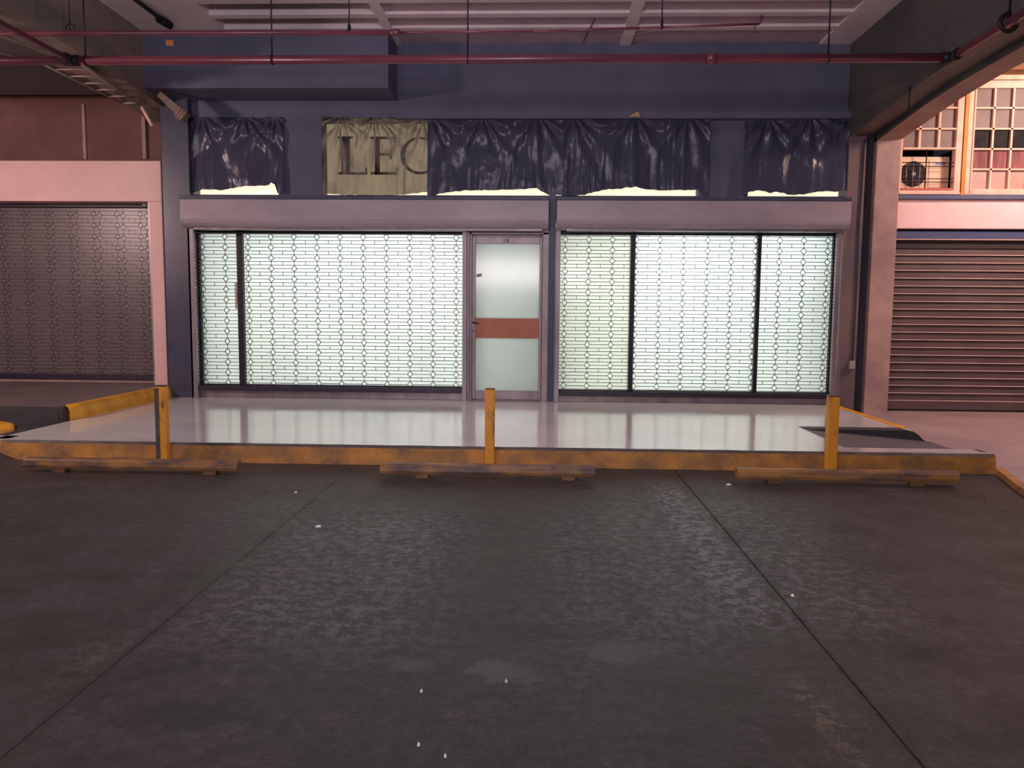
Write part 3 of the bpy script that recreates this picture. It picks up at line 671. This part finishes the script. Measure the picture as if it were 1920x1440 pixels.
# ------------------------------------------------------------------ right shop
YD = 11.05
xr0 = 4.69
z = lambda y, Y=YD: Z_(1790, y, Y)
t = thing('roller_shutter', 'brown slatted roller shutter with pink box, closed, right of the pillar', 'roller shutter', (6.5, YD, ZRF))
B(xr0, 10.5, YD, YD+.4, z(429), z(379)).build('shutter_box', M['pink_r'], t, .012)
B(xr0, 10.5, YD+.05, YD+.3, z(448), z(433)).build('blue_band', M['blue'], t, .004)
B(xr0, 10.5, YD+.04, YD+.3, z(449.2), z(447.8)).build('pale_lip', M['winframe'], t)
B(xr0, 10.5, YD+.10, YD+.3, z(464.5), z(449.2)).build('black_band', M['black'], t)
mb = MB(); YSL = YD+.13; zt3, zb3 = Z_(1790, 465, YSL), Z_(1790, 752.5, YSL); ns = 20; hs = (zt3-zb3)/ns
for k in range(ns):
    zc0 = zt3-hs*k; mb.box(xr0, xr0+6, YSL-.034, YSL-.028, zc0-.975*hs, zc0-.885*hs, 1); pr = [(0, 0), (-.006, -.1), (-.012, -.5), (-.014, -.84), (-.030, -.90), (-.030, -.965), (0, -1)]
    mb.extr([(xr0, YSL+a, zc0+b_*hs) for a, b_ in pr], (6, 0, 0))
mb.build('slat_curtain', [M['slat'], M['slat_edge']], t)
B(xr0, 10.5, YSL-.03, YSL+.02, Z_(1790, 768, YSL), zb3).build('bottom_bar', M['slat'], t, .006)
B(xr0, 10.5, YSL-.01, YSL+.03, ZRF, Z_(1790, 768, YSL)).build('rubber_seal', M['black'], t)
B(xr0-.01, xr0+.03, YD+.02, YSL+.05, ZRF, z(430)).build('guide_rail', M['soffit'], t)
B(xr0, 10.5, YD+.02, YD+.4, z(378), z(374)).build('pink_ledge', M['pink'], t)
B(xr0, 10.5, YD-.02, YD+.4, z(373.6), z(366)).build('blue_ledge', M['blue'], t, .004)
# upper windows
YW = 11.08
def xw(x, y=300): return X_(x, y, YW)
def zw(y): return Z_(1790, y, YW)
def pane_mat(name, c1, c2, rough=.12):
    m, nt, b = newmat(name); L(nt, ramp(nt, tex(nt, 3, 5, .6), ((.3, c1), (.7, c2))), b.inputs['Base Color'])
    b.inputs['Roughness'].default_value = rough; return m
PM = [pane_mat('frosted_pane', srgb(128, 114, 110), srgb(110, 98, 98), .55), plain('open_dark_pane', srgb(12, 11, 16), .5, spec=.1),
      M['curtain'], pane_mat('milky_pane', srgb(190, 158, 148), srgb(172, 142, 132), .35)]
w4 = thing('window_4', None, None, (xw(1745), YW, zw(365))); w4['kind'] = 'structure'
zT = zw(164); zs = [zT, zw(201.5), zw(241), zw(277.5)]
fr = MB(); fr.box(xr0-.3, xw(1692), YW, YW+.1, zw(365), zT+.1); fr.box(xw(1791), xw(1803), YW, YW+.1, zw(365), zT+.1)
fr.box(xw(1692), xw(1791), YW, YW+.1, zw(365), zw(356)); fr.box(xw(1692), xw(1791), YW, YW+.1, zT, zT+.1); fr.box(xw(1688), xw(1803), YW-.02, YW, zw(365), zw(361))
fr.build('window_frame', M['winframe'], w4, .006)
mu = MB()
for x in (1723.5, 1759.5): mu.box(xw(x-2), xw(x+2), YW+.01, YW+.05, zs[3], zT)
for q in zs[1:3]: mu.box(xw(1692), xw(1791), YW+.01, YW+.05, q-.011, q+.011)
mu.box(xw(1692), xw(1791), YW-.01, YW+.06, zs[3]-.018, zs[3]+.004)
mu.build('glazing_bar', M['winframe'], w4)
B(xw(1692), xw(1791), YW+.05, YW+.055, zs[3], zT).build('pane', PM[0], w4)
B(xw(1692), xw(1791), YW-.01, YW+.1, zw(356), zw(353)).build('red_sill', M['redsill'], w4)
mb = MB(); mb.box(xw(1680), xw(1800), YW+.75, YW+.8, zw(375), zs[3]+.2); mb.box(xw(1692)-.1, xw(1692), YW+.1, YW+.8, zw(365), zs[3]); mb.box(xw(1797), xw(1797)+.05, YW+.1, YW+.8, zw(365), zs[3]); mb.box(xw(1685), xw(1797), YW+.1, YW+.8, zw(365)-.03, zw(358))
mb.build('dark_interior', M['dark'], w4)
cu = MB(); nq = 40; zq0, zq1 = zw(284), zw(357)
vs = []
for j in range(8):
    for i in range(nq+1):
        x = xw(1762)+(xw(1793)-xw(1762))*i/nq; vs.append((x, YW+.5+.02*math.sin(i*1.1+j*.3), zq0+(zq1-zq0)*j/7 - .08*math.sin(i/nq*math.pi)*(1-j/7)))
cu.add(vs, [(j*(nq+1)+i, j*(nq+1)+i+1, (j+1)*(nq+1)+i+1, (j+1)*(nq+1)+i) for j in range(7) for i in range(nq)], 0, True)
tag(cu.build('curtain', M['curtain']), 'dusty red cloth hanging behind the air conditioner in the upper window', 'curtain')
# air-conditioner unit sitting in the opening
YQ = YW+.16
def xq(x): return X_(x, 320, YQ)
def zq(y): return Z_(1740, y, YQ)
ac = thing('air_conditioner', 'cream outdoor air conditioning unit with round dark fan in the upper window', 'air conditioner', (xq(1735), YQ, zq(357)))
B(xq(1689), xq(1780), YQ, YQ+.28, zw(357.5), zq(293.5)).build('casing', M['cream'], ac, .012)
B(xq(1741), xq(1779), YQ-.008, YQ, zq(352), zq(299)).build('side_panel', M['cream'], ac, .004)
fcx, fcz = xq(1712.5), zq(326.5); frd = (xq(1737)-xq(1689))/2
mb = MB(); mb.tube((fcx, YQ-.004, fcz), (fcx, YQ+.02, fcz), frd, 32); mb.build('fan_recess', M['fanblack'], ac)
mb = MB()
for k in range(1, 9): mb.ring((fcx, YQ-.012, fcz), (0, 1, 0), frd*k/8.3, .0035, 28, 4)
for k in range(8): a = math.pi*k/4; mb.tube((fcx, YQ-.012, fcz), (fcx+frd*math.cos(a), YQ-.012, fcz+frd*math.sin(a)), .003, 4)
mb.build('fan_guard', M['iron'], ac)
mb = MB(); mb.tube((fcx, YQ-.02, fcz), (fcx, YQ-.005, fcz), .028, 14); mb.build('fan_hub', M['galv'], ac)
mb = MB(); bx0 = xq(1752.5)
for k in range(5):
    xk = bx0+k*.027; mb.extr([(xk, YQ-.0085, zq(309.5)), (xk+.019, YQ-.0085, zq(309.5)), (xk+.026, YQ-.0085, zq(305)), (xk+.007, YQ-.0085, zq(305))], (0, -.002, 0))
mb.build('brand_lettering', M['bluelogo'], ac)
# security bars in front of the unit
sb = MB()
for y in (304, 311, 334.5, 341): sb.tube((xw(1691), YW+.03, zw(y)), (xw(1791), YW+.03, zw(y)), .006, 6)
sb.tube((xw(1738.5), YW+.025, zw(279)), (xw(1738.5), YW+.025, zw(355)), .008, 6)
sb2 = MB()
for x in (1703, 1715.5, 1728): sb2.tube((xw(x-12+12), YW+.035, zw(304)), (xw(x), YW+.035, zw(355)), .005, 6)
sbt = thing('security_bars', 'thin dark burglar bars in front of the air conditioner', 'window bars', (xw(1740), YW, zw(355)))
sb.build('cross_bar', M['iron'], sbt); sb2.build('upright_bar', M['galv'], sbt)

w5 = thing('window_5', None, None, (xw(1870), YW, zw(365))); w5['kind'] = 'structure'
xg0 = xw(1825); xstep = xw(1860, 300)-xw(1826, 300); nc = 12
hz_ = [zw(v) for v in (165, 202, 241, 279, 317, 354)]
xe = xg0+xstep*1.03*nc
fr = MB(); fr.box(xw(1811), xg0, YW, YW+.1, zw(365), hz_[0]+.1); fr.box(xg0, xe, YW, YW+.1, zw(365), hz_[5]); fr.box(xg0, xe, YW, YW+.1, hz_[0], hz_[0]+.1); fr.box(xg0-.03, xg0-.01, YW-.012, YW, zw(362), hz_[0]+.07)
fr.build('window_frame', M['winframe'], w5, .006)
mu = MB()
for k in range(1, nc): mu.box(xg0+xstep*1.03*k-.012, xg0+xstep*1.03*k+.012, YW+.01, YW+.05, hz_[5], hz_[0])
for q in hz_[1:5]: mu.box(xg0, xe, YW+.01, YW+.05, q-.011, q+.011)
mu.build('glazing_bar', M['winframe'], w5)
pn = MB()
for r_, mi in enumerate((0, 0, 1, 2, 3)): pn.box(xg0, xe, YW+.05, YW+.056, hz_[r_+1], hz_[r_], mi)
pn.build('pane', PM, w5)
struct(B(xw(1804.5), xw(1811.5), YW-.01, YW+.1, zw(367), zT+.2).build('trim_5', M['yellowpost']))
struct(B(xr0-.3, 12, YW-.01, YW+.4, zT+.1, zT+.16).build('trim_6', M['winframe']))
struct(MB().box(xr0-.2, 12, YW-.25, YW+.4, zT+.16, zT+.36).build('lintel', worn('brown_lintel', srgb(150, 100, 60), srgb(120, 80, 50), 2, .7)))
struct(MB().box(xr0-.2, 12, YW-.1, YW+.4, zT+.36, 6.5).build('wall_right', M['cream']))
struct(B(xr0-.1, 12, YW+.3, YW+.5, zw(380), zT+.2).build('wall_right', M['dark'])) if False else None

# ------------------------------------------------------------------ pipes, rods, tray, conduits
ZPI = 3.90
pa = atZ(0, 111, ZPI)
Yp = atZ(900, 111.5, ZPI).y
px1 = atY(1778, 110, Yp).x; px0 = atY(133, 110, Yp).x
t = thing('red_pipe', 'thick red fire pipe crossing under the ceiling in front of the dark wall', 'pipe', (0, Yp, ZPI))
rp = .043
zpl, zpr = Z_(133, 111, Yp), Z_(1775, 111, Yp); zpm = (zpl+zpr)/2
MB().tube((px0, Yp, zpm), (px1, Yp, zpm), rp, 16).build('pipe_run', M['red'], t)
MB().tube((px0-3.5, Yp+.02, zpm), (px0, Yp, zpm), rp*.98, 16).build('pipe_run', M['red'], t)
mb = MB(); mb.tube((px1-.06, Yp, zpm), (px1+.03, Yp, zpm), rp*1.25, 16).tube((px1+.03, Yp-.02, zpm), (px1+.03, Yp-.14, zpm), rp*1.25, 16); mb.build('elbow', M['iron'], t)
mb = MB(); mb.tube((px0+.08, Yp, zpm), (px0-.06, Yp, zpm), rp*1.25, 16).tube((px0, Yp-.02, zpm), (px0, Yp-.12, zpm), rp*1.2, 16); mb.build('elbow', M['iron'], t)
mb = MB(); mb.tube((px1+.03, Yp, zpm), (px1+.03, -3, zpm+.0), rp*.9, 16); mb.build('pipe_run', M['red'], t)
mb = MB(); mb.tube((px0, Yp, zpm), (px0, -3, zpm), rp*.7, 14); mb.build('pipe_run', M['red'], t)
for xpix in (510, 877, 1553, 160):
    xk = X_(xpix, 100, Yp)
    mb = MB(); mb.tube((xk, Yp, zpm), (xk, Yp, ZC+.1), .008, 6).ring((xk, Yp, zpm), (1, 0, 0), rp+.004, .006, 18, 5); mb.build('hanger', M['iron'], t)
xk = X_(1334, 110, Yp); mb = MB(); mb.tube((xk-.05, Yp, zpm), (xk+.05, Yp, zpm), rp+.012, 16); mb.build('coupling', M['red'], t)
xk = px1+.03; yk = atX_y(1893, 12, px1+.03)
mb = MB(); mb.ring((xk, yk, zpm), (0, 1, 0), rp+.03, .02, 18, 6).tube((xk, yk, zpm+rp), (xk, yk, ZC+.2), .01, 6); mb.build('hanger', M['iron'], t)
# upper pipe with its thin sagging branch
ZU = 3.99
Yu = atZ(500, 61, ZU).y
ux1 = X_(742, 60, Yu)
t = thing('red_pipe', 'upper dull red pipe close to the ceiling at the left bay', 'pipe', (ux1, Yu, ZU))
MB().tube((-8.8, Yu, Z_(60, 61, Yu)), (ux1, Yu, Z_(735, 61.5, Yu)), .025, 14).build('pipe_run', M['red'], t)
ex = X_(1422, 45, Yu); ez = Z_(1422, 45, Yu)
mb = MB(); mb.path([(ux1, Yu, Z_(735, 61, Yu)), (X_(1000, 58.5, Yu), Yu, Z_(1000, 59, Yu)), (X_(1200, 52, Yu), Yu, Z_(1200, 52.5, Yu)), (ex, Yu, ez)], .012, 8)
mb.tube((ex, Yu, ez), (ex+.03, Yu, ez+.07), .018, 8).tube((ex-.03, Yu, ez-.09), (ex-.03, Yu, ez), .006, 6); mb.build('thin_branch', M['red'], t)
mb = MB(); mb.tube((ux1-.05, Yu, Z_(735, 61, Yu)), (ux1+.04, Yu, Z_(735, 61, Yu)), .030, 12); mb.build('reducer', M['red'], t)
for xpix, yy in ((655, 58), (1241, 50), (131, 58)):
    xk = X_(xpix, yy, Yu); mb = MB(); mb.tube((xk, Yu, Z_(xpix, yy, Yu)), (xk, Yu, ZC+.15), .006, 6)
    mb.ring((xk, Yu, Z_(xpix, yy, Yu)+.02), (1, 0, 0) if xpix != 131 else (0, 1, 0), .04, .008, 16, 5); mb.build('hanger', M['iron'], t)
# loose wire on the ceiling
a = atZ(1116, 34, ZC-.01); b_ = atZ(1094, 78, ZC-.01)
tag(MB().tube(a, b_, .007, 6).build('ceiling_wire', M['iron']), 'short dark wire running across the ceiling ribs', 'wire')
a = atZ(1160, 65, 4.85); b_ = atZ(1200, 63, 4.85); c = atZ(1238, 55, 4.87)
tag(MB().path([atZ(1156, 60, 4.88), a, b_, c], .004, 5).build('ceiling_cable', M['galv']), 'pale cable sagging from the ceiling beside the thin pipe', 'cable')
# dark conduit on the left ceiling
a = atZ(246, -6, 4.845); b_ = atZ(310, 41, 4.845)
t = thing('conduit', 'dark conduit with end fitting on the ceiling beside the left beam', 'conduit', tuple(b_))
MB().tube(a, b_, .025, 10).build('tube', M['iron'], t)
MB().tube(b_-Vector((.03, .1, 0)), b_+Vector((0, .12, 0)), .05, 10).build('fitting', M['iron'], t)
# cable tray under the left beam
def tr(x, y, zt=4.08): return atZ(x, y, zt)
t = thing('cable_tray', 'pale ladder frame hanging under the left beam', 'cable tray', tuple(tr(190, 160)))
fr_ = [tr(80, 120), tr(228, 193), tr(257, 193), tr(150, 120)]
mb = MB(); mb.path([fr_[0]+Vector((-1.0, -1.9, 0)), fr_[0], fr_[1], fr_[2], fr_[3], fr_[3]+Vector((-.6, -1.9, 0))], .013, 6); mb.build('rail', M['galv'], t)
for u in (.12, .28, .45, .62, .8): MB().tube(fr_[0].lerp(fr_[1], u), fr_[3].lerp(fr_[2], u), .010, 6).build('rung', M['galv'], t)
q0, q1, q2, q3 = [fr_[0].lerp(fr_[1], .05), fr_[0].lerp(fr_[1], .33), fr_[3].lerp(fr_[2], .42), fr_[3].lerp(fr_[2], .0)]
mb = MB(); mb.extr([q0+Vector((.05, .05, .02)), q1+Vector((0, 0, .02)), q2+Vector((0, 0, .02)), q3+Vector((0, 0, .02))], (0, 0, .012)); mb.build('cover_plate', M['strip'], t)
tag(MB().tube(atY(266, 201, 10.62), atY(286, 237, 10.62), .024, 8).build('conduit_elbow', M['winframe']), 'pale pink conduit stub slanting down beside the left dark column', 'conduit')
# corbel piece at the left column head
a, b_ = atY(297, 176, 10.24), atY(346, 217, 10.24)
t = thing('awning_bracket', 'short slanted brown timber bracket at the head of the left dark column', 'bracket', tuple(b_))
mb = MB(); d_ = (b_-a).normalized(); nrm = Vector((-d_.z, 0, d_.x))
mb.extr([a-nrm*.03, b_-nrm*.07, b_+nrm*.05, a+nrm*.04], (0, .12, 0)); mb.build('arm', M['conc'], t)
mb = MB()
for k in range(3): c = b_-d_*(.02+.035*k); mb.tube(c-nrm*.085, c+nrm*.06, .014, 8)
mb.build('ribbed_end', M['strip'], t)
# junction box and its conduit on the right pilaster
jx, jz = 4.16, Z_(1613, 684, YF-.03)
t = thing('junction_box', 'small grey junction box with thin conduit on the right pilaster', 'junction box', (jx, YF-.06, jz))
B(jx-.035, jx+.035, YF-.09, YF-.03, jz-.055, jz+.055).build('box', M['galv'], t, .006)
MB().tube((jx+.01, YF-.045, jz+.05), (jx+.03, YF-.045, 3.66), .011, 8).build('conduit', M['navy_dark'], t)
# drop line under the pipe elbow at the right
tag(MB().path([(4.0-.02, 9.0, zpm-.04), (3.98, 9.0, zpm-.30)], .008, 6).build('drop_wire', M['iron']), 'short dark wire hanging below the pipe at the right beam', 'wire')

# ------------------------------------------------------------------ posts
def post(xpix, ytop, w_, label, tilt=0):
    Y0 = 6.93; top = Z_(xpix, ytop, Y0); cx = X_(xpix, (ytop+860)/2, Y0)
    t = thing('kerb_post', label, 'post', (cx, Y0, 0), 'yellow steel posts standing along the kerb')
    h = w_/2; mb = MB()
    mb.box(cx-h, cx+h, Y0-.035, Y0+.035, 0, top-.01); mb.build('shaft', M['yellow_post'], t, .008)
    mb = MB(); mb.box(cx-h-.002, cx+h+.002, Y0-.037, Y0+.037, top-.012, top); mb.build('cap', M['stop_wood'], t, .006)
    B(cx-h-.03, cx+h+.03, Y0-.06, Y0+.05, 0, .012).build('base_plate', M['stop_wood'], t)
    return t
t = post(305, 722, .095, 'worn yellow post at the left, its left half rusted dark')
xk = t.location.x; B(xk-.051, xk-.012, 6.893, 6.899, .012, .685).build('rusted_strip', M['kerbtop'], t)['label'] = 'dark rusted strip'  # shade on the post's left half, put in as a dark strip
post(918.5, 728, .085, 'thin yellow post in the middle, in front of the door')
post(1560, 741, .095, 'yellow post at the right, before the grey ramp')

# ------------------------------------------------------------------ wheel stops
def wheel_stop(x0, x1, legs, label, rot=0):
    cy = 6.50; t = thing('wheel_stop', label, 'wheel stop', ((x0+x1)/2, cy, 0), 'wheel stops in front of the kerb')
    mb = MB(); n = 24; pr = [(-.052, .040), (-.056, .062), (-.048, .100), (-.030, .118), (.030, .120), (.05, .10), (.055, .06), (.05, .04)]
    rings = []
    for i in range(n+1):
        x = x0+(x1-x0)*i/n; jj = .003*noise.noise(Vector((x*5, 3, 1)))
        rings.append([(x, cy+y*(1+jj*4), zq_+jj) for y, zq_ in pr])
    k = len(pr); vs = [p for r_ in rings for p in r_]
    mb.add(vs, [(i*k+j, i*k+(j+1) % k, (i+1)*k+(j+1) % k, (i+1)*k+j) for i in range(n) for j in range(k)] + [tuple(range(k)), tuple(n*k+j for j in range(k-1, -1, -1))])
    mb.build('rail', M['stop_wood'], t)
    for lx_ in legs:
        B(lx_-.055, lx_+.055, cy-.045, cy+.045, -.002, .045).build('foot', M['stop_wood'], t, .006)
    return t
wheel_stop(-4.38, -2.54, (-4.08, -2.78), 'long low wheel stop at the left with bright yellow left foot')
wheel_stop(-1.33, .46, (-.98, .24), 'low worn wheel stop in the middle, before the thin post')
wheel_stop(1.63, 3.42, (1.93, 3.09), 'low worn wheel stop at the right, before the end of the kerb')

# ------------------------------------------------------------------ small litter on the road
def scrap(x, y, s, label, seed):
    c = atZ(x, y, 0); rnd = random.Random(seed); n = 7
    pts = [(c.x+s*(.7+.5*rnd.random())*math.cos(2*math.pi*i/n), c.y+s*(.6+.5*rnd.random())*math.sin(2*math.pi*i/n), .003+.006*rnd.random()) for i in range(n)]
    mb = MB(); vs = pts+[(c.x, c.y, .014)]+[(a, b_, 0) for a, b_, _ in pts]
    mb.add(vs, [(i, (i+1) % n, n) for i in range(n)]+[(n+1+i, n+1+(i+1) % n, (i+1) % n, i) for i in range(n)])
    return tag(mb.build('paper_scrap', M['paper']), label, 'litter', 'paper scraps on the road')
scrap(597, 988, .022, 'largest white paper scrap, right of the left road joint', 1)
scrap(1366, 909, .022, 'flat white scrap beside the right wheel stop', 2)
scrap(555, 924, .012, 'tiny pale scrap at the far end of the left road joint', 3)
scrap(949, 1279, .006, 'tiny white crumb on the grey cement spot', 4)
scrap(790, 1298, .005, 'tiny white crumb left of the grey cement spot', 5)
scrap(835, 1420, .004, 'tiny white crumb nearest the viewer', 6)
scrap(785, 1398, .006, 'pale crumpled scrap just beyond the nearest crumb', 7)
scrap(1486, 1118, .010, 'pale scrap beside the right road joint', 8)
